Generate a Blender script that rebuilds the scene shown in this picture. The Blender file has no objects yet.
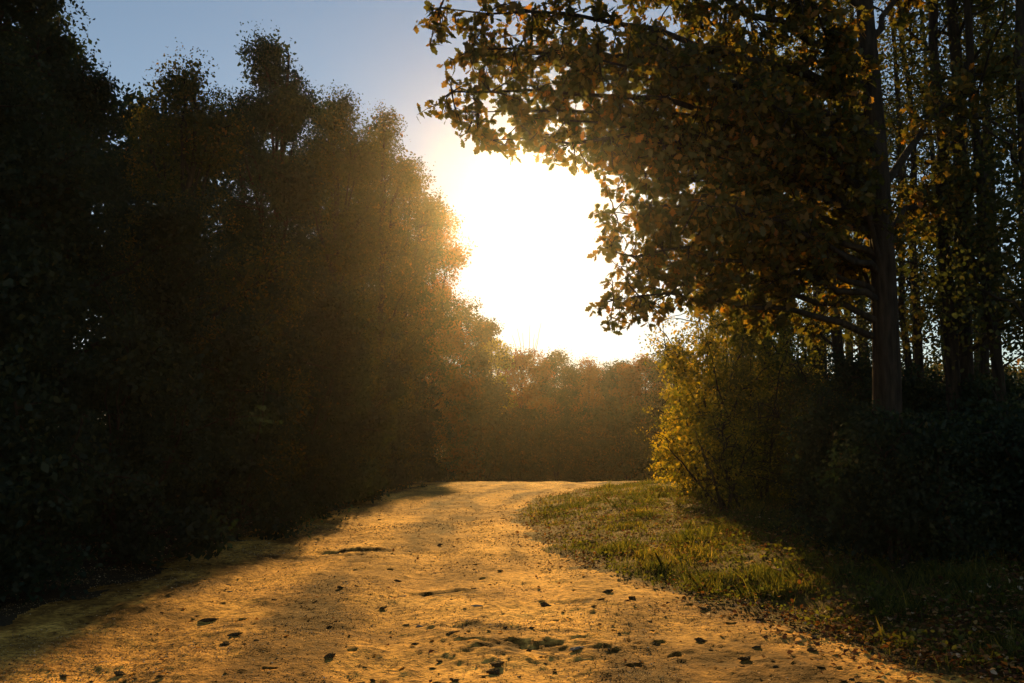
import bpy, math, random
import numpy as np
from mathutils import Vector

scene = bpy.context.scene
COL = scene.collection
rng = np.random.default_rng(11)
random.seed(5)

# ------------------------------------------------------------------ view
W, H, FPX = 1024, 683, 995.6
PITCH = math.radians(7.4)
EYE = np.array([0.0, 0.0, 1.5])
SUN_EL, SUN_AZ = math.radians(15.8), math.radians(1.35)
SKY_STRENGTH = 0.05
SUN_STRENGTH = 5.0
EXPOSURE = 0.95
HAZE_DENSITY = 0.00022
HAZE_G = 0.93


def ray(px, py):
    x, u = (px - 512) / FPX, (341.5 - py) / FPX
    c, s = math.cos(PITCH), math.sin(PITCH)
    return np.array([x, c - u * s, s + u * c])


def at(px, py, d):
    """Point seen at a pixel, d metres ahead of the camera."""
    r = ray(px, py)
    return EYE + r * (d / r[1])


# ------------------------------------------------------------------ noise and terrain
def _hash(ix, iy, seed):
    h = (ix.astype(np.int64) * 374761393 + iy.astype(np.int64) * 668265263 + seed * 982451653) & 0xFFFFFFFF
    h = ((h ^ (h >> 13)) * 1274126177) & 0xFFFFFFFF
    h = h ^ (h >> 16)
    return (h & 0xFFFFFF) / float(0xFFFFFF)


def vnoise(x, y, seed=0):
    x, y = np.asarray(x, float), np.asarray(y, float)
    ix, iy = np.floor(x), np.floor(y)
    fx, fy = x - ix, y - iy
    fx, fy = fx * fx * (3 - 2 * fx), fy * fy * (3 - 2 * fy)
    a, b = _hash(ix, iy, seed), _hash(ix + 1, iy, seed)
    c, d = _hash(ix, iy + 1, seed), _hash(ix + 1, iy + 1, seed)
    return (a + (b - a) * fx) * (1 - fy) + (c + (d - c) * fx) * fy - 0.5


def fbm(x, y, octaves=4, seed=0):
    t, amp, f = 0.0, 1.0, 1.0
    for k in range(octaves):
        t = t + amp * vnoise(x * f + 17.3 * k, y * f + 9.1 * k, seed + k)
        amp, f = amp * 0.55, f * 2.03
    return t


def smooth(a, b, t):
    t = np.clip((np.asarray(t, float) - a) / (b - a), 0, 1)
    return t * t * (3 - 2 * t)


_py = np.arange(-60, 701, 0.5)
_pz = np.interp(_py, [-60, 0, 6, 30, 36, 41, 60, 120, 700], [-0.6, 0, 0.16, 0.93, 1.08, 1.05, 0.55, 0.6, 4])
_k = np.hanning(15)
_pz = np.convolve(np.pad(_pz, 7, mode='edge'), _k / _k.sum(), mode='valid')
EY = [3.0, 6.0, 6.9, 8.0, 8.8, 10, 11.7, 14.5, 17, 20, 23, 26, 30, 35, 45, 80]
EX = [4.1, 3.2, 2.75, 2.45, 2.15, 1.55, 0.95, 0.5, 0.2, 0.05, 0.3, 0.75, 1.9, 3.8, 7.5, 12]


def edge_x(y):
    return np.interp(y, EY, EX)


PITS = []   # (x, y, rx, ry, depth) dents in the track


def base_h(x, y):
    x, y = np.asarray(x, float), np.asarray(y, float)
    z = np.interp(y, _py, _pz)
    t = x - edge_x(y)
    z = z + 0.22 * smooth(0, 2.5, t) + np.clip(0.06 * (t - 2.5), 0, 0.7)
    l = -5.2 - x
    z = z + 0.25 * smooth(0, 2.0, l) + np.clip(0.05 * (l - 2.0), 0, 0.6)
    return z


def full_h(x, y):
    x, y = np.asarray(x, float), np.asarray(y, float)
    z = base_h(x, y)
    t = x - edge_x(y)
    track = 1 - smooth(-0.3, 0.25, t)
    z = z + 0.05 * fbm(x * 0.55, y * 0.35, 3, 3) + 0.09 * smooth(24, 33, y) * fbm(x * 0.6, y * 0.5, 2, 5)
    # wheel ruts that bend with the track
    c = np.interp(y, [0, 8, 14, 20, 26, 36, 46], [-1.5, -1.7, -1.7, -1.6, -1.2, 0.6, 4.0])
    for off, w, dep in ((-1.1, 0.34, 0.045), (0.75, 0.32, 0.05), (2.1, 0.28, 0.03)):
        q = (x - c - off + 0.18 * vnoise(y * 0.3, y * 0 + off, 21)) / w
        z = z - track * dep * np.exp(-q * q)
    z = z + track * (0.030 * fbm(x * 2.1, y * 1.7, 4, 31) + 0.022 * np.maximum(0, fbm(x * 7.0, y * 6.0, 3, 47)) + 0.014 * np.maximum(0, fbm(x * 19.0, y * 15.0, 3, 53) - 0.1))
    z = z + (1 - track) * 0.04 * fbm(x * 2.4, y * 1.9, 4, 61)
    for (a, b, rx, ry, dep) in PITS:
        q = ((x - a) / rx) ** 2 + ((y - b) / ry) ** 2
        q = q * (1 + 1.5 * fbm(x * 6, y * 9, 3, 77)) 
        z = z - dep * np.exp(-np.clip(q, 0, 40) ** 1.6) + 0.35 * dep * np.exp(-np.clip(np.sqrt(np.clip(q, 0, 40)) - 1.5, -5, 5) ** 2 * 7)
    return z


def ground(px, py):
    r = ray(px, py)
    lo = 3.0
    t = np.linspace(3.0, 60, 3000)
    pts = EYE[None] + r[None] * (t / r[1])[:, None]
    below = pts[:, 2] < base_h(pts[:, 0], pts[:, 1])
    i = int(np.argmax(below)) if below.any() else len(t) - 1
    return pts[i]


for px, py, rx, ry, dep in ((535, 647, 0.34, 0.19, 0.042), (470, 627, 0.24, 0.14, 0.022), (552, 632, 0.18, 0.11, 0.02),
                            (505, 630, 0.12, 0.08, 0.025), (298, 557, 0.7, 0.2, 0.03), (352, 552, 0.5, 0.16, 0.03),
                            (440, 592, 0.4, 0.14, 0.025), (570, 603, 0.3, 0.12, 0.025)):
    g = ground(px, py)
    PITS.append((g[0], g[1], rx, ry, dep * 0.8))


# ------------------------------------------------------------------ mesh helpers
def mesh_from(name, verts, loops, counts, tint=None, smooth_shade=False):
    me = bpy.data.meshes.new(name)
    verts = np.asarray(verts, np.float32)
    loops = np.asarray(loops, np.int32).ravel()
    counts = np.asarray(counts, np.int32)
    me.vertices.add(len(verts))
    me.vertices.foreach_set('co', verts.ravel())
    me.loops.add(len(loops))
    me.loops.foreach_set('vertex_index', loops)
    me.polygons.add(len(counts))
    st = np.zeros(len(counts), np.int32)
    st[1:] = np.cumsum(counts)[:-1]
    me.polygons.foreach_set('loop_start', st)
    if smooth_shade:
        me.polygons.foreach_set('use_smooth', np.ones(len(counts), bool))
    if tint is not None:
        a = me.attributes.new('tint', 'FLOAT', 'FACE')
        a.data.foreach_set('value', np.asarray(tint, np.float32))
    me.update(calc_edges=True)
    return me


def link(name, me, mat, parent=None):
    o = bpy.data.objects.new(name, me)
    if mat is not None and not me.materials:
        me.materials.append(mat)
    COL.objects.link(o)
    if parent is not None:
        o.parent = parent
    return o


def thing(name, label, cat, loc, group=None, rz=0.0):
    o = bpy.data.objects.new(name, None)
    o.empty_display_size = 0.3
    o.location = loc
    o.rotation_euler = (0, 0, rz)
    COL.objects.link(o)
    o['label'] = label
    o['category'] = cat
    if group:
        o['group'] = group
    return o


def tubes(name, lines, sides=8, mat=None, parent=None, rough=0.0):
    """Tapered tubes, all limbs of one tree part in one mesh. lines: [(points, radii)]"""
    V, L, C = [], [], []
    base = 0
    for pts, rad in lines:
        pts = np.asarray(pts, float)
        rad = np.asarray(rad, float)
        n = len(pts)
        tan = np.gradient(pts, axis=0)
        tan /= np.linalg.norm(tan, axis=1)[:, None] + 1e-9
        ref = np.array([1.0, 0, 0]) if abs(tan[0][0]) < 0.8 else np.array([0, 1.0, 0])
        u = np.cross(tan, ref)
        u /= np.linalg.norm(u, axis=1)[:, None] + 1e-9
        v = np.cross(tan, u)
        s = sides if rad.max() > 0.03 else 4
        a = np.linspace(0, 2 * math.pi, s, endpoint=False)
        rr = rad[:, None] * (1 + rough * rng.uniform(-1, 1, (n, s)))
        ring = pts[:, None] + rr[..., None] * (np.cos(a)[None, :, None] * u[:, None] + np.sin(a)[None, :, None] * v[:, None])
        V.append(ring.reshape(-1, 3))
        i = np.arange(n - 1)[:, None] * s
        j = np.arange(s)[None]
        j2 = (j + 1) % s
        q = np.stack([i + j, i + j2, i + s + j2, i + s + j], -1).reshape(-1, 4) + base
        L.append(q.ravel())
        C += [4] * len(q)
        L.append(np.arange(s) + base + (n - 1) * s)
        C.append(s)
        base += n * s
    me = mesh_from(name, np.vstack(V), np.concatenate(L), C, smooth_shade=True)
    return link(name, me, mat, parent)


# leaf outlines in the leaf's own plane, length 1
LEAF_SIMPLE = np.array([(0, 0), (0.33, 0.42), (0.0, 1.0), (-0.33, 0.42)])
LEAF_SIMPLE[:, 0] *= 0.95
LEAF_OVAL = np.array([(0, 0), (0.24, 0.2), (0.33, 0.48), (0.2, 0.8), (0, 1.0), (-0.2, 0.8), (-0.33, 0.48), (-0.24, 0.2)])
LEAF_OAK = np.array([(0, 0), (0.07, 0.16), (0.20, 0.22), (0.13, 0.34), (0.31, 0.45), (0.19, 0.55), (0.33, 0.72), (0.17, 0.80), (0.10, 0.97),
                     (0, 1.02), (-0.10, 0.97), (-0.17, 0.80), (-0.33, 0.72), (-0.19, 0.55), (-0.31, 0.45), (-0.13, 0.34), (-0.20, 0.22), (-0.07, 0.16)])


def unit(v):
    return v / (np.linalg.norm(v, axis=-1, keepdims=True) + 1e-9)


def leaves(name, pos, size, outline, mat, parent, tint=None, hang=0.0, flat=0.0, r=rng, curl=0.25):
    n = len(pos)
    d = r.normal(size=(n, 3))
    d[:, 2] -= hang
    d[:, 2] *= (1 - flat)
    d = unit(d)
    q = r.normal(size=(n, 3))
    if flat:
        q = q * (1 - flat) + np.array([0, 0, 1.0]) * flat
        s = unit(np.cross(d, q))
    else:
        s = unit(np.cross(d, q))
    nrm = np.cross(s, d)
    o = np.asarray(outline)
    k = len(o)
    size = np.broadcast_to(np.asarray(size, float), (n,))
    bend = curl * (o[:, 0] ** 2 * 2 - 0.25 * (o[:, 1] - 0.4) ** 2)
    v = (pos[:, None] + size[:, None, None] * (o[None, :, 0, None] * s[:, None] + o[None, :, 1, None] * d[:, None]
                                               + bend[None, :, None] * nrm[:, None]))
    if tint is None:
        tint = r.random(n)
    me = mesh_from(name, v.reshape(-1, 3), np.arange(n * k), np.full(n, k), tint)
    return link(name, me, mat, parent)


# ------------------------------------------------------------------ materials
def new_mat(name):
    m = bpy.data.materials.new(name)
    m.use_nodes = True
    nt = m.node_tree
    nt.nodes.clear()
    out = nt.nodes.new('ShaderNodeOutputMaterial')
    return m, nt, out


def node(nt, kind, **kw):
    n = nt.nodes.new(kind)
    for k, v in kw.items():
        setattr(n, k, v)
    return n


def ramp(nt, stops):
    n = nt.nodes.new('ShaderNodeValToRGB')
    e = n.color_ramp.elements
    while len(e) < len(stops):
        e.new(0.5)
    for el, (p, c) in zip(e, stops):
        el.position = p
        el.color = (*c, 1)
    return n


def leaf_mat(name, stops, trans=0.5, tscale=(1.5, 1.35, 0.8)):
    m, nt, out = new_mat(name)
    at_ = node(nt, 'ShaderNodeAttribute', attribute_name='tint')
    rp = ramp(nt, stops)
    nt.links.new(at_.outputs['Fac'], rp.inputs[0])
    df = node(nt, 'ShaderNodeBsdfDiffuse')
    tr = node(nt, 'ShaderNodeBsdfTranslucent')
    gl = node(nt, 'ShaderNodeBsdfGlossy')
    gl.inputs['Roughness'].default_value = 0.5
    mul = node(nt, 'ShaderNodeMix', data_type='RGBA', blend_type='MULTIPLY')
    mul.inputs[0].default_value = 1
    mul.inputs[7].default_value = (*tscale, 1)
    nt.links.new(rp.outputs[0], mul.inputs[6])
    nt.links.new(rp.outputs[0], df.inputs['Color'])
    nt.links.new(mul.outputs[2], tr.inputs['Color'])
    mx = node(nt, 'ShaderNodeMixShader')
    mx.inputs[0].default_value = trans
    nt.links.new(df.outputs[0], mx.inputs[1])
    nt.links.new(tr.outputs[0], mx.inputs[2])
    mg = node(nt, 'ShaderNodeMixShader')
    mg.inputs[0].default_value = 0.015
    nt.links.new(mx.outputs[0], mg.inputs[1])
    nt.links.new(gl.outputs[0], mg.inputs[2])
    nt.links.new(mg.outputs[0], out.inputs[0])
    return m


def bark_mat(name, a, b):
    m, nt, out = new_mat(name)
    tc = node(nt, 'ShaderNodeTexCoord')
    mp = node(nt, 'ShaderNodeMapping')
    mp.inputs['Scale'].default_value = (14, 14, 2.2)
    ns = node(nt, 'ShaderNodeTexNoise')
    ns.inputs['Scale'].default_value = 1.6
    ns.inputs['Detail'].default_value = 6
    rp = ramp(nt, [(0.3, a), (0.7, b)])
    bp = node(nt, 'ShaderNodeBump')
    bp.inputs['Strength'].default_value = 0.8
    bp.inputs['Distance'].default_value = 0.03
    bs = node(nt, 'ShaderNodeBsdfPrincipled')
    bs.inputs['Roughness'].default_value = 0.95
    bs.inputs['Specular IOR Level'].default_value = 0.1
    nt.links.new(tc.outputs['Object'], mp.inputs[0])
    nt.links.new(mp.outputs[0], ns.inputs['Vector'])
    nt.links.new(ns.outputs['Fac'], rp.inputs[0])
    nt.links.new(ns.outputs['Fac'], bp.inputs['Height'])
    nt.links.new(rp.outputs[0], bs.inputs['Base Color'])
    nt.links.new(bp.outputs[0], bs.inputs['Normal'])
    nt.links.new(bs.outputs[0], out.inputs[0])
    return m


def soil_mat(name, stops, fine_stops, bump=0.6, scale=0.7, rough=0.95, fine=34):
    m, nt, out = new_mat(name)
    tc = node(nt, 'ShaderNodeTexCoord')
    n1 = node(nt, 'ShaderNodeTexNoise')
    n1.inputs['Scale'].default_value = scale
    n1.inputs['Detail'].default_value = 8
    n1.inputs['Roughness'].default_value = 0.62
    r1 = ramp(nt, stops)
    n2 = node(nt, 'ShaderNodeTexNoise')
    n2.inputs['Scale'].default_value = fine
    n2.inputs['Detail'].default_value = 4
    n2.inputs['Roughness'].default_value = 0.7
    r2 = ramp(nt, fine_stops)
    n3 = node(nt, 'ShaderNodeTexVoronoi')
    n3.inputs['Scale'].default_value = 60
    mx = node(nt, 'ShaderNodeMix', data_type='RGBA', blend_type='MULTIPLY')
    mx.inputs[0].default_value = 1
    bp = node(nt, 'ShaderNodeBump')
    bp.inputs['Strength'].default_value = bump
    bp.inputs['Distance'].default_value = 0.02
    b2 = node(nt, 'ShaderNodeBump')
    b2.inputs['Strength'].default_value = bump * 0.5
    b2.inputs['Distance'].default_value = 0.008
    bs = node(nt, 'ShaderNodeBsdfPrincipled')
    bs.inputs['Roughness'].default_value = rough
    bs.inputs['Specular IOR Level'].default_value = 0.05
    for n in (n1, n2, n3):
        nt.links.new(tc.outputs['Object'], n.inputs['Vector'])
    nt.links.new(n1.outputs['Fac'], r1.inputs[0])
    nt.links.new(n2.outputs['Fac'], r2.inputs[0])
    nt.links.new(r1.outputs[0], mx.inputs[6])
    nt.links.new(r2.outputs[0], mx.inputs[7])
    nt.links.new(mx.outputs[2], bs.inputs['Base Color'])
    nt.links.new(n2.outputs['Fac'], bp.inputs['Height'])
    nt.links.new(n3.outputs['Distance'], b2.inputs['Height'])
    nt.links.new(bp.outputs[0], b2.inputs['Normal'])
    nt.links.new(b2.outputs[0], bs.inputs['Normal'])
    nt.links.new(bs.outputs[0], out.inputs[0])
    return m


M_BARK = bark_mat('bark', (0.012, 0.010, 0.008), (0.042, 0.033, 0.024))
M_BARK_PALE = bark_mat('pale_bark', (0.05, 0.042, 0.033), (0.16, 0.13, 0.10))
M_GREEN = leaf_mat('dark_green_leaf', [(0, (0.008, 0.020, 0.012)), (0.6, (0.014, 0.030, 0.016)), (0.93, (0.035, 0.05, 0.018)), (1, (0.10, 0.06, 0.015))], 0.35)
M_MIXED = leaf_mat('turning_leaf', [(0, (0.022, 0.036, 0.012)), (0.55, (0.045, 0.052, 0.014)), (0.88, (0.12, 0.085, 0.015)), (1, (0.22, 0.10, 0.015))], 0.5)
M_OAK = leaf_mat('oak_leaf', [(0, (0.03, 0.045, 0.012)), (0.5, (0.06, 0.062, 0.013)), (0.8, (0.15, 0.10, 0.016)), (1, (0.25, 0.10, 0.012))], 0.66)
M_GOLD = leaf_mat('golden_leaf', [(0, (0.05, 0.075, 0.012)), (0.4, (0.12, 0.13, 0.016)), (0.7, (0.34, 0.29, 0.025)), (1, (0.52, 0.36, 0.03))], 0.6, (1.35, 1.2, 0.8))
M_RUST = leaf_mat('rust_leaf', [(0, (0.06, 0.05, 0.014)), (0.5, (0.16, 0.08, 0.016)), (1, (0.26, 0.09, 0.016))], 0.55)
M_GRASS = leaf_mat('grass_blade', [(0, (0.018, 0.032, 0.010)), (0.45, (0.055, 0.072, 0.015)), (0.7, (0.16, 0.15, 0.025)), (0.88, (0.32, 0.24, 0.05)), (1, (0.45, 0.32, 0.12))], 0.55, (1.4, 1.35, 0.8))
M_LITTER = leaf_mat('dead_leaf', [(0, (0.04, 0.022, 0.012)), (0.4, (0.12, 0.05, 0.02)), (0.7, (0.20, 0.10, 0.03)), (0.9, (0.32, 0.19, 0.06)), (1, (0.5, 0.4, 0.27))], 0.3)
M_TRACK = soil_mat('sandy_soil', [(0.28, (0.20, 0.108, 0.028)), (0.42, (0.40, 0.222, 0.048)), (0.56, (0.56, 0.325, 0.066)), (0.75, (0.72, 0.45, 0.115))],
                   [(0.34, (0.25, 0.22, 0.22)), (0.45, (0.72, 0.67, 0.64)), (0.54, (1.08, 1.06, 1.02)), (0.66, (1.55, 1.5, 1.4))], 1.0, fine=15)
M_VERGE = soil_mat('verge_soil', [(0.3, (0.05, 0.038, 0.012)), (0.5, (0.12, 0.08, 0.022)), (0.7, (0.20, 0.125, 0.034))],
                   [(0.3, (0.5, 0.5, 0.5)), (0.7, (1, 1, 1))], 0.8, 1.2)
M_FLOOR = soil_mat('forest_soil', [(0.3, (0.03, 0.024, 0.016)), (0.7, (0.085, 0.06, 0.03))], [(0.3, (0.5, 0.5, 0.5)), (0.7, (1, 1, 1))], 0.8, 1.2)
M_CLOD = soil_mat('earth_clod', [(0.3, (0.06, 0.04, 0.02)), (0.7, (0.20, 0.125, 0.055))], [(0.3, (0.6, 0.6, 0.6)), (0.7, (1, 1, 1))], 0.6, 6)
M_GRIT = leaf_mat('soil_crumb', [(0, (0.05, 0.032, 0.016)), (0.35, (0.16, 0.095, 0.035)), (0.7, (0.42, 0.27, 0.09)), (1, (0.75, 0.6, 0.4))], 0.0)
M_STONE = soil_mat('pale_stone', [(0.3, (0.22, 0.19, 0.15)), (0.7, (0.42, 0.37, 0.30))], [(0.3, (0.7, 0.7, 0.7)), (0.7, (1, 1, 1))], 0.4, 8)

# packed pale wheel lanes against loose brown soil
nt = M_TRACK.node_tree
mx = next(n for n in nt.nodes if n.type == 'MIX')
bs = next(n for n in nt.nodes if n.type == 'BSDF_PRINCIPLED')
wa = node(nt, 'ShaderNodeAttribute', attribute_name='wear')
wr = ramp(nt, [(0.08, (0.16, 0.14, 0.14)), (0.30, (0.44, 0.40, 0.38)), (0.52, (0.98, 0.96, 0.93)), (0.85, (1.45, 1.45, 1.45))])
m2 = node(nt, 'ShaderNodeMix', data_type='RGBA', blend_type='MULTIPLY')
m2.inputs[0].default_value = 1
nt.links.new(wa.outputs['Fac'], wr.inputs[0])
nt.links.new(mx.outputs[2], m2.inputs[6])
nt.links.new(wr.outputs[0], m2.inputs[7])
nt.links.new(m2.outputs[2], bs.inputs['Base Color'])

# ------------------------------------------------------------------ ground
d = 3.2 * np.power(46 / 3.2, np.linspace(0, 1, 560))
u = np.linspace(-0.8, 0.8, 760)
X = (u[None] * d[:, None] + 0.0 * d[:, None])
Y = np.repeat(d[:, None], len(u), 1)
Z = full_h(X, Y)
V = np.stack([X, Y, Z], -1).reshape(-1, 3)
nr, nc = X.shape
i = (np.arange(nr - 1)[:, None] * nc + np.arange(nc - 1)[None])
Q = np.stack([i, i + 1, i + nc + 1, i + nc], -1).reshape(-1, 4)
cen = V[Q].mean(1)
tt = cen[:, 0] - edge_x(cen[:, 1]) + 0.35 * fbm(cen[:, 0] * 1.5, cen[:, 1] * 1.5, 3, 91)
ll = cen[:, 0] + 4.25 + 0.7 * fbm(cen[:, 0], cen[:, 1], 3, 95)  # left edge set onto the road, so dark soil paints its shaded strip darker
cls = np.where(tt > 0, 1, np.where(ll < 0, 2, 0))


_c = np.interp(V[:, 1], [0, 8, 14, 20, 26, 36, 46], [-1.5, -1.7, -1.7, -1.6, -1.2, 0.6, 4.0])
_s = V[:, 0] - _c
wear = 0.85 * fbm(_s * 1.5 + 0.5 * vnoise(V[:, 0], V[:, 1] * 0.4, 8), V[:, 1] * 0.22, 3, 201) + 0.30 * fbm(V[:, 0] * 3.0, V[:, 1] * 2.2, 4, 211)
for off, w in ((-1.1, 0.34), (0.75, 0.32), (2.1, 0.28)):
    wear = wear + 0.25 * np.exp(-((_s - off + 0.18 * vnoise(V[:, 1] * 0.3, V[:, 1] * 0 + off, 21)) / w) ** 2)
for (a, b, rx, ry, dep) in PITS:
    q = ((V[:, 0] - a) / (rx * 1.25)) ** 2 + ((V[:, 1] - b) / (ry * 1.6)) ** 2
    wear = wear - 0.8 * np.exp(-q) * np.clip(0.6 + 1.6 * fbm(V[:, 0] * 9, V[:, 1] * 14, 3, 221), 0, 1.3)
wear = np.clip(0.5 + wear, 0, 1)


def sheet(name, sel, mat):
    q = Q[sel]
    ids, inv = np.unique(q, return_inverse=True)
    me = mesh_from(name, V[ids], inv.ravel(), np.full(len(q), 4), smooth_shade=True)
    at_ = me.attributes.new('wear', 'FLOAT', 'POINT')
    at_.data.foreach_set('value', wear[ids].astype(np.float32))
    o = link(name, me, mat)
    o['kind'] = 'structure'
    return o


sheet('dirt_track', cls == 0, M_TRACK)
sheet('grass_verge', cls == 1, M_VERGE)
sheet('forest_floor_and_road_shade', cls == 2, M_FLOOR)  # wood floor, plus the road's left strip with shade put into its colour

gx = np.concatenate([-np.geomspace(700, 14, 40), np.linspace(-12, 12, 30), np.geomspace(14, 700, 40)])
gy = np.concatenate([np.linspace(-60, 60, 90), np.geomspace(62, 900, 50)])
GX, GY = np.meshgrid(gx, gy)
GZ = base_h(GX, np.clip(GY, -60, 700)) - 0.2
inner = (GY > 44)
GZ = np.where(inner, GZ + 0.15, GZ)
gi = (np.arange(len(gy) - 1)[:, None] * len(gx) + np.arange(len(gx) - 1)[None])
GQ = np.stack([gi, gi + 1, gi + len(gx) + 1, gi + len(gx)], -1).reshape(-1, 4)
o = link('ground', mesh_from('ground', np.stack([GX, GY, GZ], -1).reshape(-1, 3), GQ, np.full(len(GQ), 4), smooth_shade=True), M_FLOOR)
o['kind'] = 'structure'


# ------------------------------------------------------------------ trees
def bez(a, b, sag, n=7, wob=0.0):
    a, b = np.asarray(a, float), np.asarray(b, float)
    t = np.linspace(0, 1, n)[:, None]
    c = (a + b) / 2 + np.asarray(sag, float)
    p = (1 - t) ** 2 * a + 2 * t * (1 - t) * c + t ** 2 * b
    if wob:
        k = rng.normal(size=(n, 3)) * wob
        k[0] = k[-1] = 0
        p = p + k
    return p


def clumps_in(lobes, n, shell=0.45, stray=0.12, reach=1.25):
    """Clump centres spread through the lobes, more of them towards the outside."""
    vol = np.array([l[3] * l[4] * l[5] for l in lobes]) ** (2 / 3)
    idx = rng.choice(len(lobes), n, p=vol / vol.sum())
    L = np.array(lobes)[idx]
    v = unit(rng.normal(size=(n, 3)))
    r = rng.random(n) ** shell
    r = np.where(rng.random(n) < stray, r * rng.uniform(1.0, reach, n), r)
    return L[:, :3] + v * r[:, None] * L[:, 3:6], r


def broadleaf(name, label, group, x, y, lobes, mat, n_clumps=420, per=70, leaf=0.10, spread=0.30, trunk_r=0.16, bark=None,
              twigs=60, cat='tree', outline=LEAF_SIMPLE, crown_base=None, tint_bias=0.0, stems=1, shell=0.45, z0=None):
    """lobes: (dx, dy, z, rx, ry, rz) about the tree's foot."""
    z0 = float(base_h(x, y)) - 0.06 if z0 is None else z0
    root = thing(name, label, cat, (x, y, z0), group)
    cl, rr = clumps_in(lobes, n_clumps, shell, *((0.12, 1.25) if cat == 'tree' else (0.32, 1.75)))
    cl[:, 2] = np.maximum(cl[:, 2], 0.15 + 0.3 * rng.random(len(cl)))
    # inner clumps get fewer, bigger leaves; outer ones are fine
    lines = []
    top = max(l[2] + (0.4 if cat == 'tree' else -0.5) * l[5] for l in lobes)
    lean = np.array([np.mean([l[0] for l in lobes]), np.mean([l[1] for l in lobes]), 0]) * 0.5
    for s in range(stems):
        off = np.array([0, 0, 0]) if stems == 1 else np.array([*rng.normal(size=2) * 0.12, 0])
        spreadv = np.zeros(3) if stems == 1 else np.array([*rng.normal(size=2) * 0.5, 0])
        t = np.linspace(0, 1, 12)[:, None]
        p = off + t * np.array([0, 0, top]) + lean * t + spreadv * t + np.concatenate([np.cumsum(rng.normal(size=(12, 2)) * 0.05, 0), np.zeros((12, 1))], 1) * t
        rad = trunk_r * (1 - 0.85 * t[:, 0]) * (1 + 0.6 * np.exp(-t[:, 0] * 22))
        lines.append((p, rad))
    main = lines[0][0]
    limb_ends = []
    for l in lobes:
        c = np.array(l[:3])
        k = int(np.clip(np.searchsorted(main[:, 2], max(0.25, c[2] - 0.35 * abs(c[2]) - 0.4)), 1, 9))
        a = main[k]
        p = bez(a, c, (0, 0, 0.25), 7, 0.04)
        r0 = trunk_r * 0.45 * (1 - 0.06 * k)
        lines.append((p, np.linspace(r0, 0.015, 7)))
        limb_ends.append(p)
    nodes = np.vstack([p[2:] for p in limb_ends] + [main[4:]])
    for j in np.argsort(-rr - 0.04 * cl[:, 2])[:min(twigs, len(cl))]:
        k = np.argmin(((nodes - cl[j]) ** 2).sum(1) + 2.0 * (nodes[:, 2] > cl[j][2] + 0.2))
        p = bez(nodes[k], cl[j] + (cl[j] - nodes[k]) * 0.12, (0, 0, 0.12), 5, 0.02)
        lines.append((p, np.linspace(0.014, 0.004, 5)))
    tubes('trunk', lines, 9, bark or M_BARK, root, 0.06)
    n = n_clumps * per
    ci = np.repeat(np.arange(n_clumps), per)
    cs = spread * (rng.uniform(0.55, 1.35, n_clumps) * np.where(rr > 1.0, 0.7, 1.0))[ci]
    pos = cl[ci] + unit(rng.normal(size=(n, 3))) * (rng.random(n) ** 0.5 * 1.45 * cs)[:, None] * np.array([1, 1, 0.75])
    keep = rng.random(n) < rng.uniform(0.55, 1.0, n_clumps)[ci]
    keep &= pos[:, 2] > 0.08
    pos, ci2 = pos[keep], ci[keep]
    inner_ = rr[ci2] < 0.66
    size = leaf * rng.uniform(0.6, 1.25, len(pos)) * np.where(inner_, 1.7, 1.0)
    ct = rng.random(n_clumps) ** 1.2
    tint = np.clip(0.45 * ct[ci2] + 0.55 * rng.random(len(pos)) + tint_bias, 0, 1)
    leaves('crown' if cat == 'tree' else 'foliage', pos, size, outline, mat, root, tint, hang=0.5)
    return root


def stack(x_r, h, w, depth, low=0.6, n=9, taper=0.5):
    """Lobes of a full crown from near the ground to the top, widest about half-way."""
    out = []
    for k in range(n):
        f = (k + 0.5) / n
        ww = w * (1 - taper * abs(f - 0.4) ** 1.4 * 2.0)
        ang = k * 2.4 + rng.uniform(-0.5, 0.5)
        q = rng.uniform(0.35, 0.6)
        out.append((x_r + math.cos(ang) * ww * q, math.sin(ang) * depth * q, low + (h - low) * f * 0.97,
                    ww * 0.62, depth * 0.62, h / n * rng.uniform(1.1, 1.5)))
    out.append((x_r, 0, h * 0.5, w * 0.7, depth * 0.7, h * 0.42))
    out.append((x_r + rng.uniform(-.2, .2) * w, 0, h * 0.86, w * 0.42, depth * 0.42, h * 0.14))
    return out


def dome(h, w, depth, low=0.4, skirt=0.0, n=16):
    """Lobes of a broad round-headed crown that keeps its width down to the ground."""
    out = []
    for k in range(n):
        f = (k + 0.5) / n
        env = math.sqrt(max(0.0, 1 - (max(0.0, f - 0.42) / 0.62) ** 2))
        ang = k * 2.4 + rng.uniform(-0.6, 0.6)
        q = rng.uniform(0.35, 0.75) * env
        r = w * rng.uniform(0.36, 0.56) * (0.55 + 0.45 * env)
        out.append((math.cos(ang) * w * q, math.sin(ang) * depth * q, low + (h - low) * f * 0.93, r, depth * 0.45, max(r * 0.95, h / n * 1.1)))
    out.append((0, 0, h * 0.45, w * 0.75, depth * 0.75, h * 0.42))
    for a in (-0.42, 0.0, 0.4):
        out.append((a * w, 0, h * (0.90 - abs(a) * 0.22), w * 0.42, depth * 0.4, w * 0.42))
    if skirt:
        for z in (1.0, 2.2, 3.3, 4.3):
            out.append((w * 0.6 + skirt * rng.uniform(0.75, 1.0), rng.uniform(-0.5, 0.5), z, 0.75, 0.9, 0.8))
    return out


LG = 'trees of the dark wood left of the track'


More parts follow.
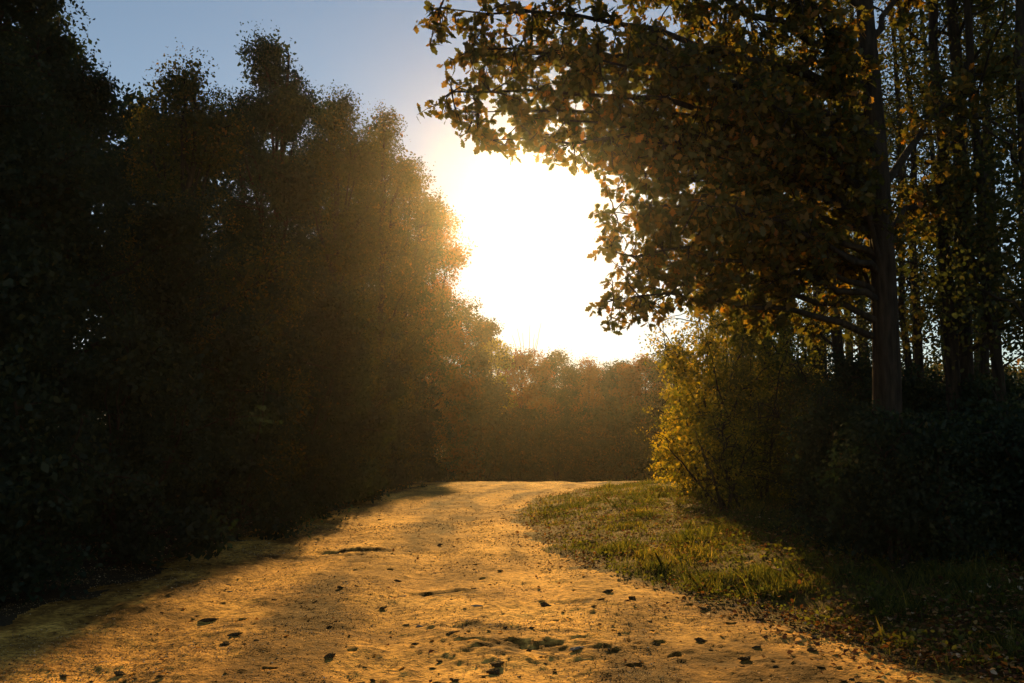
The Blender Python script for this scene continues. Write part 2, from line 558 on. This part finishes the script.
def left_tree(px, top_py, d, half_px, label, mat=M_GREEN, **kw):
    p = at(px, top_py, d)
    z0 = float(base_h(p[0], d))
    h = p[2] - z0
    w = half_px / FPX * d
    depth = kw.pop('depth', max(1.8, w))
    return broadleaf('broadleaf_tree', label, LG, p[0], d, dome(h * 0.97, w, depth, skirt=kw.pop('skirt', 0.0)), mat, **kw)


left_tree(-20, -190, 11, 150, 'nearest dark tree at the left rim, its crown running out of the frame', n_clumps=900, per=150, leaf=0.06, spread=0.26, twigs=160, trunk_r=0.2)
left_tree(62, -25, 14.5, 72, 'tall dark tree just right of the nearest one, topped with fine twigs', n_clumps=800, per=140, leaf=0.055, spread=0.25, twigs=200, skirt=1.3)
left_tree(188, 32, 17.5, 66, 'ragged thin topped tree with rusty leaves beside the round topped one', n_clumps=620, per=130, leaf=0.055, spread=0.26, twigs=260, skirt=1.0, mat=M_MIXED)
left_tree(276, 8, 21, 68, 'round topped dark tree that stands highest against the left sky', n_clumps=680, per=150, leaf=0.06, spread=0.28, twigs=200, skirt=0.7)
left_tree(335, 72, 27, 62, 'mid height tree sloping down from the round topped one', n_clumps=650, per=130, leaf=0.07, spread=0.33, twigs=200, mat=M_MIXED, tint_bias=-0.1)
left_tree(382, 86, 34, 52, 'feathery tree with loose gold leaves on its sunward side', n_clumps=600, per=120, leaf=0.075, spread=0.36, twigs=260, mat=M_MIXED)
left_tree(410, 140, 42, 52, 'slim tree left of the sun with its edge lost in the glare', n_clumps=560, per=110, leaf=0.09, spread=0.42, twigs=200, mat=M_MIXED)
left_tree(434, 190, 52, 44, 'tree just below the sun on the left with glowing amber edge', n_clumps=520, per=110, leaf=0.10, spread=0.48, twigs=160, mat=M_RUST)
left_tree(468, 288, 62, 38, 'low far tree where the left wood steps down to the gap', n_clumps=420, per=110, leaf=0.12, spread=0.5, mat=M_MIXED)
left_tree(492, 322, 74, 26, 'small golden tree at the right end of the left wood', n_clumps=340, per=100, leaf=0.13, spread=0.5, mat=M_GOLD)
# second row, seen only through gaps
for px, py, dd, hp, lab in ((30, 20, 19, 110, 'dark tree in the back row glimpsed behind the nearest left tree'),
                            (150, 75, 24, 85, 'dark tree in the back row behind the ragged thin topped one'),
                            (245, 90, 30, 75, 'dark tree in the back row behind the round topped one'),
                            (325, 130, 38, 65, 'dark tree in the back row behind the mid height one'),
                            (385, 185, 50, 50, 'dark tree in the back row behind the feathery gold one')):
    left_tree(px, py, dd, hp, lab, n_clumps=420, per=60, leaf=0.15, spread=0.4, twigs=20)

SG = 'bushes along the foot of the left wood'
for px, dd, h, w, lab in ((-25, 9.6, 2.2, 1.2, 'dark bush in deep shade at the lower left rim'),
                          (120, 12.2, 2.8, 1.5, 'dark bush under the two nearest left trees'),
                          (228, 15.5, 3.2, 1.2, 'shaded bush below the ragged tree with rusty leaves'),
                          (288, 19, 3.5, 1.3, 'shaded bush below the round topped tree'),
                          (335, 24, 3.6, 1.5, 'shaded bush below the mid height tree on the left'),
                          (372, 30, 3.8, 1.6, 'shaded bush below the feathery tree on the left'),
                          (402, 38, 4.0, 2.0, 'far shaded bush below the slim tree left of the sun')):
    p = at(px, 470, dd)
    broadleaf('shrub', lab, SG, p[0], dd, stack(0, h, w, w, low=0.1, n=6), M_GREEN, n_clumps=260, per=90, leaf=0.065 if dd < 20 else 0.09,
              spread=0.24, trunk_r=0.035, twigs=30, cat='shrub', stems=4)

# far trees closing the gap beyond the crest
FG = 'far trees closing the end of the track'
for k, (px, py, dd, hp, mat, lab) in enumerate((
        (478, 372, 68, 36, M_MIXED, 'far brown tree half hidden at the end of the left wood'),
        (524, 342, 74, 32, M_RUST, 'far rust coloured tree with thin twigs rising above it'),
        (556, 349, 76, 32, M_MIXED, 'far rounded tree right of the twiggy one, above the crest'),
        (588, 358, 78, 32, M_RUST, 'far low tree at the lowest point of the gap'),
        (618, 357, 76, 30, M_MIXED, 'far tree right of the lowest point of the gap'),
        (645, 352, 72, 32, M_RUST, 'far brown tree rising to meet the golden bush'),
        (672, 340, 68, 34, M_MIXED, 'far tree whose right half hides behind the golden bush'))):
    p = at(px, py, dd)
    z0 = float(base_h(p[0], dd))
    broadleaf('autumn_tree', lab, FG, p[0], dd, dome((p[2] - z0) * 0.99, hp / FPX * dd, 2.4), mat,
              n_clumps=460, per=100, leaf=0.12, spread=0.5, trunk_r=0.15, twigs=40)

twiggy = next(o for o in COL.objects if o.name.startswith('autumn_tree') and 'thin twigs' in o['label'])
th = at(524, 342, 74)[2] - twiggy.location.z
tubes('twig', [(bez((dx * 0.3, 0, th - 2.5), (dx, 0.2 * dx, th + up_), (0.15, 0, 0.2), 6, 0.04), np.linspace(0.035, 0.012, 6))
               for dx, up_ in ((-0.9, 0.5), (-0.5, 1.0), (-0.1, 0.7), (0.45, 1.3), (0.8, 0.6), (1.3, 1.5), (1.0, 0.3))], 5, M_BARK, twiggy)

HG = 'far bushes beyond the crest of the track'
for px, dd, h, w, lab in ((486, 60, 4.6, 2.6, 'far bush at the end of the shaded left side, beyond the crest'),
                          (520, 64, 5.0, 2.6, 'far bush under the rust coloured twiggy tree'),
                          (556, 65, 4.4, 2.6, 'far bush under the rounded tree beyond the crest'),
                          (592, 66, 4.6, 2.7, 'far bush under the lowest point of the gap'),
                          (626, 64, 5.0, 2.7, 'far bush between the lowest point of the gap and the golden bush'),
                          (660, 60, 5.4, 2.8, 'far bush beside the left edge of the golden bush')):
    p = at(px, 470, dd)
    broadleaf('shrub', lab, HG, p[0], dd, stack(0, h, w, 1.6, low=0.2, n=6), M_MIXED, n_clumps=300, per=80, leaf=0.12, spread=0.45,
              trunk_r=0.06, twigs=10, cat='shrub', stems=3)

# the wood far behind reads as one mass of crowns
n = 60000
wx = rng.uniform(-40, 75, n)
wy = rng.uniform(95, 112, n)
wtop = 8.6 + 0.05 * np.abs(wx - 8) + 3.0 * fbm(wx * 0.16, wy * 0.16, 3, 151)
wz = base_h(wx, wy) + wtop * rng.random(n) ** 0.8
o = leaves('distant_wood', np.stack([wx, wy, wz], 1), rng.uniform(0.4, 0.8, n), LEAF_SIMPLE, M_MIXED, None, hang=0.3)
o['kind'] = 'stuff'
o['label'] = 'far autumn wood closing the view behind the last trees'

# ------------------------------------------------------------------ the big oak on the right
ox, oy = 4.15, 11.2
oz = float(base_h(ox, oy)) - 0.1
oak = thing('oak_tree', 'thick trunked oak on the right whose lobed leaves hang over the track beside the sun', 'tree', (ox, oy, oz))
O = np.array([ox, oy, oz])
zz = np.linspace(0, 11.5, 22)
tp = np.stack([0.10 * np.sin(zz * 0.5), 0.1 * np.sin(zz * 0.37 + 1) - 0.084, zz], 1)
tr_ = 0.18 * (1 - zz / 14) + 0.16 * np.exp(-zz * 3.2)
tubes('trunk', [(tp, tr_)], 18, M_BARK, oak, 0.05)
# each limb: tip by where it hangs, then side twigs
limbs = [(5.2, at(440, 8, 9.0)), (3.6, at(618, 172, 10.6)), (3.3, at(614, 212, 10.8)), (3.8, at(604, 140, 10.0)), (3.4, at(650, 205, 10.2)), (4.1, at(530, 118, 9.8)), (4.5, at(478, 112, 9.6)), (2.7, at(640, 270, 10.9)), (3.0, at(670, 240, 11.2)), (4.9, at(470, 50, 9.6)), (4.6, at(452, 92, 9.2)), (4.2, at(492, 140, 9.6)), (4.8, at(560, 60, 8.6)), (3.9, at(575, 128, 10.2)),
         (4.4, at(640, 40, 9.4)), (3.4, at(640, 165, 10.6)), (2.9, at(612, 252, 10.2)), (2.5, at(614, 300, 10.4)), 
         (3.2, at(700, 200, 9.6)), (4.0, at(740, 90, 9.2)), (5.6, at(520, -60, 9.8)), (5.8, at(660, -70, 10.2)),
         (3.4, at(800, 150, 12.2)), (3.0, at(790, 240, 12.6)), (5.2, at(800, 0, 9.8)), (6.0, at(950, -60, 12.5)), (4.2, at(1010, 60, 13.5)),
         (6.6, at(760, -160, 11.5)), (6.4, at(560, -150, 11)), (3.6, at(960, 180, 13.8)), (3.6, at(545, 20, 11.5)), (3.9, at(690, 110, 12.2)),
         (2.9, at(745, 185, 12.0)), (5.0, at(610, -20, 12.0)), (4.6, at(500, 55, 10.4)), (4.5, at(690, 20, 11.6)), (3.2, at(830, 80, 10.2))]
tw_a, tw_b = [], []
for hz, tip in limbs:
    a = np.array([np.interp(hz, tp[:, 2], tp[:, 0]), np.interp(hz, tp[:, 2], tp[:, 1]), hz])
    b = tip - O
    L = np.linalg.norm(b - a)
    p = bez(a, b, (0, 0, 0.10 * L), 12, 0.035)
    lines = [(p, np.linspace(0.022 + 0.007 * L, 0.005, 12))]
    for f in np.linspace(0.3, 1.0, 17):
        q = p[int(round(f * 11))]
        for _ in range(3):
            e = q + unit(rng.normal(size=3)) * rng.uniform(0.22, 0.6) * (1.12 - 0.5 * f) + np.array([0, 0, -0.05])
            lines.append((bez(q, e, (0, 0, 0.04), 4, 0.008), np.linspace(0.010, 0.003, 4)))
            tw_a.append(q)
            tw_b.append(e)
            for _ in range(2):
                m_ = q + (e - q) * rng.uniform(0.35, 0.8)
                e2 = m_ + unit(unit(e - q) + rng.normal(size=3) * 0.9) * rng.uniform(0.10, 0.24)
                lines.append((np.array([m_, (m_ + e2) / 2 + rng.normal(size=3) * 0.008, e2]), np.array([0.005, 0.004, 0.002])))
                tw_a.append(m_)
                tw_b.append(e2)
    tubes('branch', lines, 7, M_BARK, oak, 0.04)
tw_a, tw_b = np.array(tw_a), np.array(tw_b)
per = 8
nt_ = len(tw_a)
f = 1 - rng.random((nt_, per)) ** 1.7 * 0.75
pos = (tw_a[:, None] + (tw_b - tw_a)[:, None] * f[..., None] + rng.normal(size=(nt_, per, 3)) * 0.016).reshape(-1, 3)
tint = np.clip(0.5 * np.repeat(rng.random(nt_), per) + 0.5 * rng.random(len(pos)), 0, 1)
leaves('crown', pos, 0.105 * rng.uniform(0.5, 1.2, len(pos)), LEAF_OAK, M_OAK, oak, tint, hang=0.5)

# ------------------------------------------------------------------ slender trees of the right wood
RG = 'slender trees of the right wood'


def tall(px, d, width_px, h, label, lean=0.0, mat=M_MIXED, clumps=105, per=75, leaf=0.07, low=2.2, spread_r=1.5, name='slender_tree', group=RG, bark=None, bias=-0.1, sp=0.26):
    p = at(px, 400, d)
    x = p[0]
    z0 = float(base_h(x, d)) - 0.08
    root = thing(name, label, 'tree', (x, d, z0), group)
    n = 18
    t = np.linspace(0, 1, n)
    wob = np.cumsum(rng.normal(size=(n, 2)) * 0.035, 0)
    main = np.stack([lean * t * h + wob[:, 0], wob[:, 1], t * h], 1)
    r0 = width_px / FPX * d / 2
    rad = r0 * (1.08 - 0.8 * t) + r0 * 0.5 * np.exp(-t * h * 3)
    lines = [(main, rad)]
    cl = []
    for k in range(int(h * 2.4)):
        z = rng.uniform(low, h * 0.98)
        f = z / h
        a = np.array([np.interp(z, main[:, 2], main[:, j]) for j in range(3)])
        ang = rng.uniform(0, 2 * math.pi)
        L = spread_r * rng.uniform(0.4, 1.15) * (1.15 - 0.6 * abs(f - 0.55))
        e = a + np.array([math.cos(ang) * L, math.sin(ang) * L, rng.uniform(0.1, 0.75) * L])
        pp = bez(a, e, (0, 0, 0.12 * L), 6, 0.03)
        lines.append((pp, np.linspace(0.35 * np.interp(z, main[:, 2], rad), 0.005, 6)))
        cl.append((pp[3], pp[4], pp[5]))
    cl = np.array(cl).reshape(-1, 3)
    cl = cl[rng.choice(len(cl), clumps, replace=True)] + rng.normal(size=(clumps, 3)) * 0.22
    tubes('trunk', lines, 9, bark or M_BARK, root, 0.05)
    pos = np.repeat(cl, per, 0) + rng.normal(size=(clumps * per, 3)) * sp * np.repeat(rng.uniform(0.5, 1.3, clumps), per)[:, None]
    tint = np.clip(0.5 * np.repeat(rng.random(clumps), per) + 0.5 * rng.random(len(pos)) + bias, 0, 1)
    leaves('crown', pos, leaf * rng.uniform(0.6, 1.25, len(pos)), LEAF_OVAL if d < 14 else LEAF_SIMPLE, mat, root, tint, hang=0.4)
    return root


tall(944, 13.5, 15, 13, 'dark slender trunk standing right of the thick oak, first of a close pair', 0.004)
tall(962, 14.2, 17, 14, 'slightly bowed slender trunk, second of the close pair right of the oak', 0.012)
tall(926, 16.0, 9, 12, 'thin pole like trunk between the oak and the close pair', -0.004)
tall(908, 18.0, 8, 12, 'thin pole like trunk nearest the right side of the oak', 0.006)
tall(986, 15.5, 9, 13, 'thin leaning trunk just right of the close pair', 0.03)
tall(1006, 13.0, 12, 13, 'dark trunk close to the right rim with rusty leaves', -0.004)
tall(1045, 12.0, 16, 13, 'trunk at the right rim with branches reaching into the frame', -0.01)
tall(838, 19.0, 12, 13, 'slender trunk just left of the thick oak', -0.004)
tall(818, 24.0, 14, 15, 'slender trunk behind the bush, second to the left of the oak', 0.008)
tall(795, 22.0, 13, 14, 'slender dark trunk above the right end of the golden bush', -0.008)
tall(770, 28.0, 11, 15, 'far slender trunk above the middle of the golden bush', 0.01, mat=M_GOLD)
tall(742, 31.0, 10, 14, 'leaning far trunk above the left part of the golden bush', -0.02, mat=M_GOLD, clumps=110)
tall(1085, 17.0, 14, 15, 'trunk of the right wood just outside the right rim', -0.01)
tall(870, 26.0, 11, 15, 'far trunk half covered by the thick oak', 0.004)
BG = 'trees deep in the right wood'
for px, dd, wd, h, lab in ((765, 44, 9, 17, 'tree deep in the wood left of the two trunks behind the bush'),
                           (810, 50, 9, 18, 'tree deep in the wood behind the two trunks left of the oak'),
                           (852, 40, 9, 17, 'tree deep in the wood glimpsed left of the oak trunk'),
                           (895, 34, 9, 16, 'tree deep in the wood glimpsed right of the oak trunk'),
                           (917, 42, 8, 17, 'tree deep in the wood behind the thin pole like trunks'),
                           (952, 30, 9, 15, 'tree deep in the wood behind the close pair of trunks'),
                           (978, 36, 8, 16, 'tree deep in the wood behind the thin leaning trunk'),
                           (1000, 27, 9, 15, 'tree deep in the wood behind the rusty leaved rim trunk'),
                           (1030, 32, 8, 16, 'tree deep in the wood at the right rim'),
                           (715, 56, 8, 15, 'tree deep in the wood farthest left, above the golden bush')):
    tall(px, dd, wd, h, lab, rng.uniform(-0.01, 0.01), clumps=125, per=60, leaf=0.12, low=1.2, spread_r=2.0, group=BG, sp=0.36, mat=M_GREEN)

# ------------------------------------------------------------------ golden bush and undergrowth on the right
UG = 'bushes under the right wood'


def shrub(px, d, h, w, label, mat, clumps=300, per=90, leaf=0.045, sp=0.19, bias=0.0, depth=None, low=0.1, name='shrub'):
    p = at(px, 470, d)
    return broadleaf(name, label, UG, p[0], d, stack(0, h, w, depth or w, low=low, n=7), mat, n_clumps=clumps, per=per, leaf=leaf, spread=sp,
                     trunk_r=0.03, twigs=70, cat='shrub', stems=6, tint_bias=bias, outline=LEAF_SIMPLE)


shrub(706, 20.5, 4.7, 1.2, 'tall golden leaved bush glowing in the sun at the edge of the verge', M_GOLD, 330, 42, sp=0.24, leaf=0.064)
shrub(756, 19.0, 3.7, 1.15, 'yellow green bush just right of the tallest golden one', M_GOLD, 330, 42, sp=0.24, leaf=0.064, bias=-0.12)
shrub(728, 17.5, 1.7, 0.85, 'low yellow green bush in front of the golden ones', M_GOLD, 170, 40, sp=0.18, bias=-0.1)
shrub(803, 17.5, 2.5, 1.05, 'half shaded bush between the golden bushes and the oak', M_MIXED, 240, 50)
shrub(842, 12.4, 1.75, 0.8, 'dark bush in front of the oak trunk on its left side', M_GREEN)
shrub(900, 10.4, 1.55, 0.85, 'dark bush hiding the foot of the oak', M_GREEN)
shrub(962, 10.8, 1.25, 0.8, 'dark bramble bush right of the oak with a few lit leaves on top', M_GREEN)
shrub(1030, 10.2, 1.6, 0.85, 'dark bramble bush at the right rim behind the grass', M_GREEN)
shrub(1000, 13.5, 2.0, 1.1, 'taller dark bush behind the brambles on the right', M_GREEN, leaf=0.055)
shrub(930, 14.5, 2.1, 1.1, 'taller dark bush behind the oak, right of its trunk', M_GREEN, leaf=0.055)
shrub(860, 18.0, 2.6, 1.3, 'dark bush deep behind the oak, left of its trunk', M_GREEN, leaf=0.06)
shrub(742, 22.5, 4.9, 1.2, 'slim golden bush reaching up under the oak leaves behind the yellow green one', M_GOLD, 300, 44, sp=0.25, leaf=0.07)
shrub(795, 21.0, 4.4, 1.3, 'tall thin bush of yellow leaves in the gap left of the oak trunk', M_GOLD, 260, 42, sp=0.25, leaf=0.065, bias=-0.15)
shrub(690, 24.0, 2.6, 1.0, 'small golden bush farther back at the crest of the verge', M_GOLD, 190, 40, leaf=0.08)
shrub(780, 24.0, 3.0, 1.6, 'bush in the wood behind the golden ones', M_MIXED, 240, 50, leaf=0.09)

# ------------------------------------------------------------------ grass and fallen leaves
def scatter(n, dmin, dmax, umin, umax, power=1.0):
    dd = dmin * (dmax / dmin) ** (rng.random(n) ** power)
    xx = rng.uniform(umin, umax, n) * dd
    return xx, dd


gx_, gy_ = scatter(620000, 5.5, 38, -0.12, 0.62)
t_ = gx_ - edge_x(gy_) + 0.35 * fbm(gx_ * 1.5, gy_ * 1.5, 3, 91)
dens = smooth(-0.1, 0.9, t_) * np.clip(0.62 + 1.9 * fbm(gx_ * 1.7, gy_ * 1.3, 3, 101), 0.12, 1)
dens = np.maximum(dens, 0)
sel = rng.random(len(gx_)) < dens
gx_, gy_ = gx_[sel], gy_[sel]
n = len(gx_)
gz_ = full_h(gx_, gy_) - 0.01
tall_n = 0.5 + fbm(gx_ * 0.7, gy_ * 0.7, 2, 111)
hh = rng.uniform(0.015, 0.08, n) * (0.45 + 0.9 * np.clip(tall_n, 0, 1.2)) * np.where(rng.random(n) < 0.03, 2.4, 1) * np.where(vnoise(gx_ * 3.1, gy_ * 2.6, 171) > 0.16, 1.7, 0.8)
ww = rng.uniform(0.0022, 0.0045, n) * np.maximum(1, gy_ / 11)
ang = rng.uniform(0, 2 * math.pi, n)
bend = hh * rng.uniform(0.1, 0.9, n)
ba = rng.uniform(0, 2 * math.pi, n)
b0 = np.stack([gx_, gy_, gz_], 1)
sd = np.stack([np.cos(ang) * ww, np.sin(ang) * ww, 0 * ww], 1)
bd = np.stack([np.cos(ba) * bend, np.sin(ba) * bend, 0 * ww], 1)
up = np.array([0, 0, 1.0])
m1 = b0 + up * (hh * 0.55)[:, None] + bd * 0.3
tp_ = b0 + up * hh[:, None] + bd
GV = np.stack([b0 - sd, b0 + sd, m1 + sd * 0.8, tp_, m1 - sd * 0.8], 1).reshape(-1, 3)
o = link('grass', mesh_from('grass', GV, np.arange(n * 5), np.full(n, 5), np.clip(0.6 * rng.random(n) + 0.4 * (0.5 + fbm(gx_, gy_, 2, 121)), 0, 1)), M_GRASS)
o['kind'] = 'stuff'
o['label'] = 'short autumn grass on the verge right of the track'

lx, ly = scatter(150000, 5.3, 36, -0.6, 0.62)
t_ = lx - edge_x(ly)
dens = np.where(t_ > 0, 0.75, 0.008) + 0.3 * np.exp(-(t_ / 0.45) ** 2)
dens = dens * np.clip(0.6 + 1.3 * fbm(lx * 1.1, ly * 1.1, 3, 131), 0.05, 1.2)
sel = rng.random(len(lx)) < dens
lx, ly = lx[sel], ly[sel]
pos = np.stack([lx, ly, full_h(lx, ly) + np.where(lx > edge_x(ly), rng.uniform(0.01, 0.075, len(lx)), rng.uniform(0.003, 0.015, len(lx)))], 1)
o = leaves('fallen_leaves', pos, rng.uniform(0.02, 0.06, len(pos)), LEAF_OVAL, M_LITTER, None, flat=0.75, curl=0.7)
o['kind'] = 'stuff'
o['label'] = 'dry fallen leaves strewn over the verge and the track'

# low broad-leaved weeds between the blades
hx, hy = scatter(2600, 5.6, 32, -0.1, 0.62)
hx, hy = hx[hx > edge_x(hy) + 0.1], hy[hx > edge_x(hy) + 0.1]
pp_ = 9
wx = np.repeat(hx, pp_) + rng.normal(size=len(hx) * pp_) * 0.05
wy = np.repeat(hy, pp_) + rng.normal(size=len(hx) * pp_) * 0.05
wp = np.stack([wx, wy, full_h(wx, wy) + rng.uniform(0.01, 0.09, len(wx))], 1)
o = leaves('weeds', wp, rng.uniform(0.02, 0.05, len(wp)), LEAF_OVAL, M_GOLD, None, 0.42 * rng.random(len(wp)), flat=0.3, curl=0.5)
o['kind'] = 'stuff'
o['label'] = 'low leafy weeds growing among the grass of the verge'

# fine grit and crumbs of soil on the track
cx_, cy_ = scatter(210000, 5.2, 34, -0.6, 0.4)
sel = (cx_ < edge_x(cy_) + 0.2) & (rng.random(len(cx_)) < np.clip(0.4 + 1.5 * fbm(cx_ * 1.3, cy_ * 1.3, 3, 141), 0.03, 1))
cx_, cy_ = cx_[sel], cy_[sel]
n = len(cx_)
s_ = rng.uniform(0.002, 0.006, n) * np.where(rng.random(n) < 0.05, 2.0, 1) * np.clip(cy_ / 9, 1, 2)
oct_ = np.array([(1, 0, 0), (0, 1, 0), (-1, 0, 0), (0, -1, 0), (0, 0, 0.5), (0, 0, -0.4)], float)
cv = np.stack([cx_, cy_, full_h(cx_, cy_) + s_ * 0.4], 1)[:, None] + s_[:, None, None] * oct_[None] * rng.uniform(0.55, 1.35, (n, 6, 1))
f8 = np.array([(0, 1, 4), (1, 2, 4), (2, 3, 4), (3, 0, 4), (1, 0, 5), (2, 1, 5), (3, 2, 5), (0, 3, 5)])
lo = (np.arange(n)[:, None, None] * 6 + f8[None]).reshape(-1)
o = link('grit', mesh_from('grit', cv.reshape(-1, 3), lo, np.full(n * 8, 3), np.repeat(rng.random(n), 8)), M_GRIT)
o['kind'] = 'stuff'
o['label'] = 'crumbs of soil and grit scattered over the dirt track'


# ------------------------------------------------------------------ clods and stones, each one its own thing
def lump_mesh(name, seed):
    r = np.random.default_rng(seed)
    import bmesh
    bm = bmesh.new()
    bmesh.ops.create_icosphere(bm, subdivisions=4, radius=1)
    dirs = unit(r.normal(size=(9, 3)))
    cut = r.uniform(0.5, 0.9, 9)
    for v in bm.verts:
        p = np.array(v.co)
        for dv, c in zip(dirs, cut):
            q = p @ dv
            if q > c:
                p = p - dv * (q - c) * 0.85
        p = p * (1 + 0.5 * float(vnoise(p[0] * 2.2 + 5, p[1] * 2.2 + p[2] * 2, seed)) + 0.35 * float(vnoise(p[0] * 6 + p[2] * 3, p[1] * 6 + 5, seed + 1)))
        v.co = p
    me = bpy.data.meshes.new(name)
    bm.to_mesh(me)
    bm.free()
    return me


CLOD = [lump_mesh('clod', s) for s in (3, 4, 5, 6)]
STONE = [lump_mesh('stone', s) for s in (13, 14)]
for m in CLOD:
    m.materials.append(M_CLOD)
for m in STONE:
    m.materials.append(M_STONE)


def lump(kind, px, py, w, label, group, xy=None, flatness=0.55):
    g = ground(px, py) if xy is None else np.array([*xy, 0])
    me = random.choice(CLOD if kind == 'clod' else STONE)
    o = bpy.data.objects.new(kind, me)
    COL.objects.link(o)
    z = float(full_h(g[0], g[1]))
    o.location = (g[0], g[1], z + w * flatness * 0.28)
    o.scale = (w / 2 * random.uniform(0.9, 1.7), w / 2 * random.uniform(0.8, 1.1), w / 2 * flatness * random.uniform(0.8, 1.3))
    o.rotation_euler = (random.uniform(-0.2, 0.2), random.uniform(-0.2, 0.2), random.uniform(-0.5, 0.5))
    o['label'] = label
    o['category'] = 'clod' if kind == 'clod' else 'stone'
    o['group'] = group
    return o


CG = 'clods of earth on the dirt track'
for px, py, w, lab in ((545, 606, 0.10, 'upright dark clod standing alone in the middle of the track'),
                       (208, 616, 0.14, 'dark clod at the left of the sunlit track near the shadow edge'),
                       (235, 636, 0.11, 'dark clod at lower left, nearer than the one by the shadow edge'),
                       (383, 606, 0.10, 'flat dark clod left of the middle of the track'),
                       (494, 672, 0.12, 'dark clod near the bottom of the frame below the pothole'),
                       (497, 666, 0.13, 'broad dark clod just left below the large pothole'),
                       (340, 590, 0.10, 'dark clod halfway between the shadow edge and the middle'),
                       (440, 543, 0.12, 'small far clod on the upper part of the track'),
                       (500, 571, 0.10, 'small clod beside the grass edge on the upper track'),
                       (608, 593, 0.13, 'clod at the ragged edge where the grass meets the track'),
                       (632, 600, 0.12, 'clod on the track edge right of the ragged grass corner'),
                       (700, 640, 0.09, 'small clod on the right part of the track below the verge'),
                       (745, 657, 0.12, 'dark clod at lower right in front of the shaded grass'),
                       (760, 620, 0.11, 'clod half under the grass at the right edge of the track'),
                       (812, 650, 0.09, 'small clod at the lower right beside the grass edge'),
                       (120, 670, 0.10, 'clod in the shade edge at the lower left corner'),
                       (330, 655, 0.09, 'small clod in the lower left middle of the track'),
                       (415, 640, 0.08, 'small clod left of the two potholes')):
    lump('clod', px, py, w * 0.72, lab, CG, flatness=0.42)
for px, py, w, lab in ((478, 608, 0.09, 'pale flat stone on the middle of the track above the potholes'),
                       (576, 648, 0.11, 'pale flat stone right beside the large pothole'),
                       (420, 622, 0.10, 'pale flat stone left of the potholes'),
                       (230, 588, 0.06, 'pale small stone near the shadow edge on the left'),
                       (868, 602, 0.10, 'pale stone lying in the shaded grass at the right'),
                       (1018, 655, 0.10, 'pale stone at the lower right rim of the frame')):
    lump('stone', px, py, w * 0.7, lab, 'pale stones on the track and verge', flatness=0.22)
LAB = 'little dark clod of earth lying among many others on the sunlit track'
k = 0
while k < 110:
    px, py = random.uniform(40, 900), 683 - 170 * random.random() ** 1.2
    g = ground(px, py)
    if g[0] > edge_x(g[1]) + 0.15 or g[0] < -4.2 or g[1] > 22:
        continue
    if float(vnoise(g[0] * 1.1, g[1] * 1.1, 7)) < -0.15:
        continue
    lump('clod', 0, 0, random.uniform(0.018, 0.05) * (1 if random.random() < 0.85 else 1.5), LAB, 'little clods scattered over the track', xy=g[:2], flatness=random.uniform(0.22, 0.45))
    k += 1

# ------------------------------------------------------------------ air
import bmesh
bm = bmesh.new()
bmesh.ops.create_cube(bm, size=1)
me = bpy.data.meshes.new('haze')
bm.to_mesh(me)
bm.free()
hz = link('haze', me, None)
hz.scale = (1500, 1000, 25)
hz.location = (0, 420, 9.5)
hz['kind'] = 'stuff'
hz['label'] = 'thin autumn haze in the air'
m, nt, out = new_mat('haze_air')
pv = node(nt, 'ShaderNodeVolumePrincipled')
pv.inputs['Color'].default_value = (0.96, 0.95, 0.93, 1)
pv.inputs['Density'].default_value = HAZE_DENSITY
pv.inputs['Anisotropy'].default_value = HAZE_G
nt.links.new(pv.outputs[0], out.inputs['Volume'])
me.materials.append(m)

# ------------------------------------------------------------------ sky, sun, camera
wd = bpy.data.worlds.new('World')
scene.world = wd
wd.use_nodes = True
nt = wd.node_tree
bg = nt.nodes['Background']
sky = nt.nodes.new('ShaderNodeTexSky')
sky.sky_type = 'NISHITA'
sky.sun_disc = False
sky.sun_elevation = SUN_EL
sky.sun_rotation = SUN_AZ
sky.air_density = 1.0
sky.dust_density = 0.06
sky.ozone_density = 0.6
nt.links.new(sky.outputs[0], bg.inputs[0])
bg.inputs[1].default_value = SKY_STRENGTH

S = Vector((math.sin(SUN_AZ) * math.cos(SUN_EL), math.cos(SUN_AZ) * math.cos(SUN_EL), math.sin(SUN_EL)))
ld = bpy.data.lights.new('sun', 'SUN')
ld.energy = SUN_STRENGTH
ld.angle = math.radians(0.53)
ld.color = (1.0, 0.58, 0.17)
lo_ = bpy.data.objects.new('sun', ld)
lo_.rotation_euler = S.to_track_quat('Z', 'Y').to_euler()
lo_.location = (0, 0, 30)
COL.objects.link(lo_)

cd = bpy.data.cameras.new('camera')
cd.sensor_width = 36
cd.lens = 36 * FPX / W
cd.clip_end = 5000
cam = bpy.data.objects.new('camera', cd)
cam.location = EYE
cam.rotation_euler = (math.radians(90) + PITCH, 0, 0)
COL.objects.link(cam)
scene.camera = cam

vs = scene.view_settings
scene.display_settings.display_device = 'sRGB'
vs.view_transform = 'Standard'
vs.look = 'None'
vs.gamma = 1
vs.use_curve_mapping = False
vs.exposure = EXPOSURE
scene.render.engine = 'CYCLES'
cy = scene.cycles
cy.max_bounces = 6
cy.diffuse_bounces = 3
cy.glossy_bounces = 2
cy.transmission_bounces = 4
cy.volume_bounces = 0
cy.transparent_max_bounces = 8
cy.use_denoising = True
cy.use_adaptive_sampling = False
cy.sample_clamp_indirect = 4
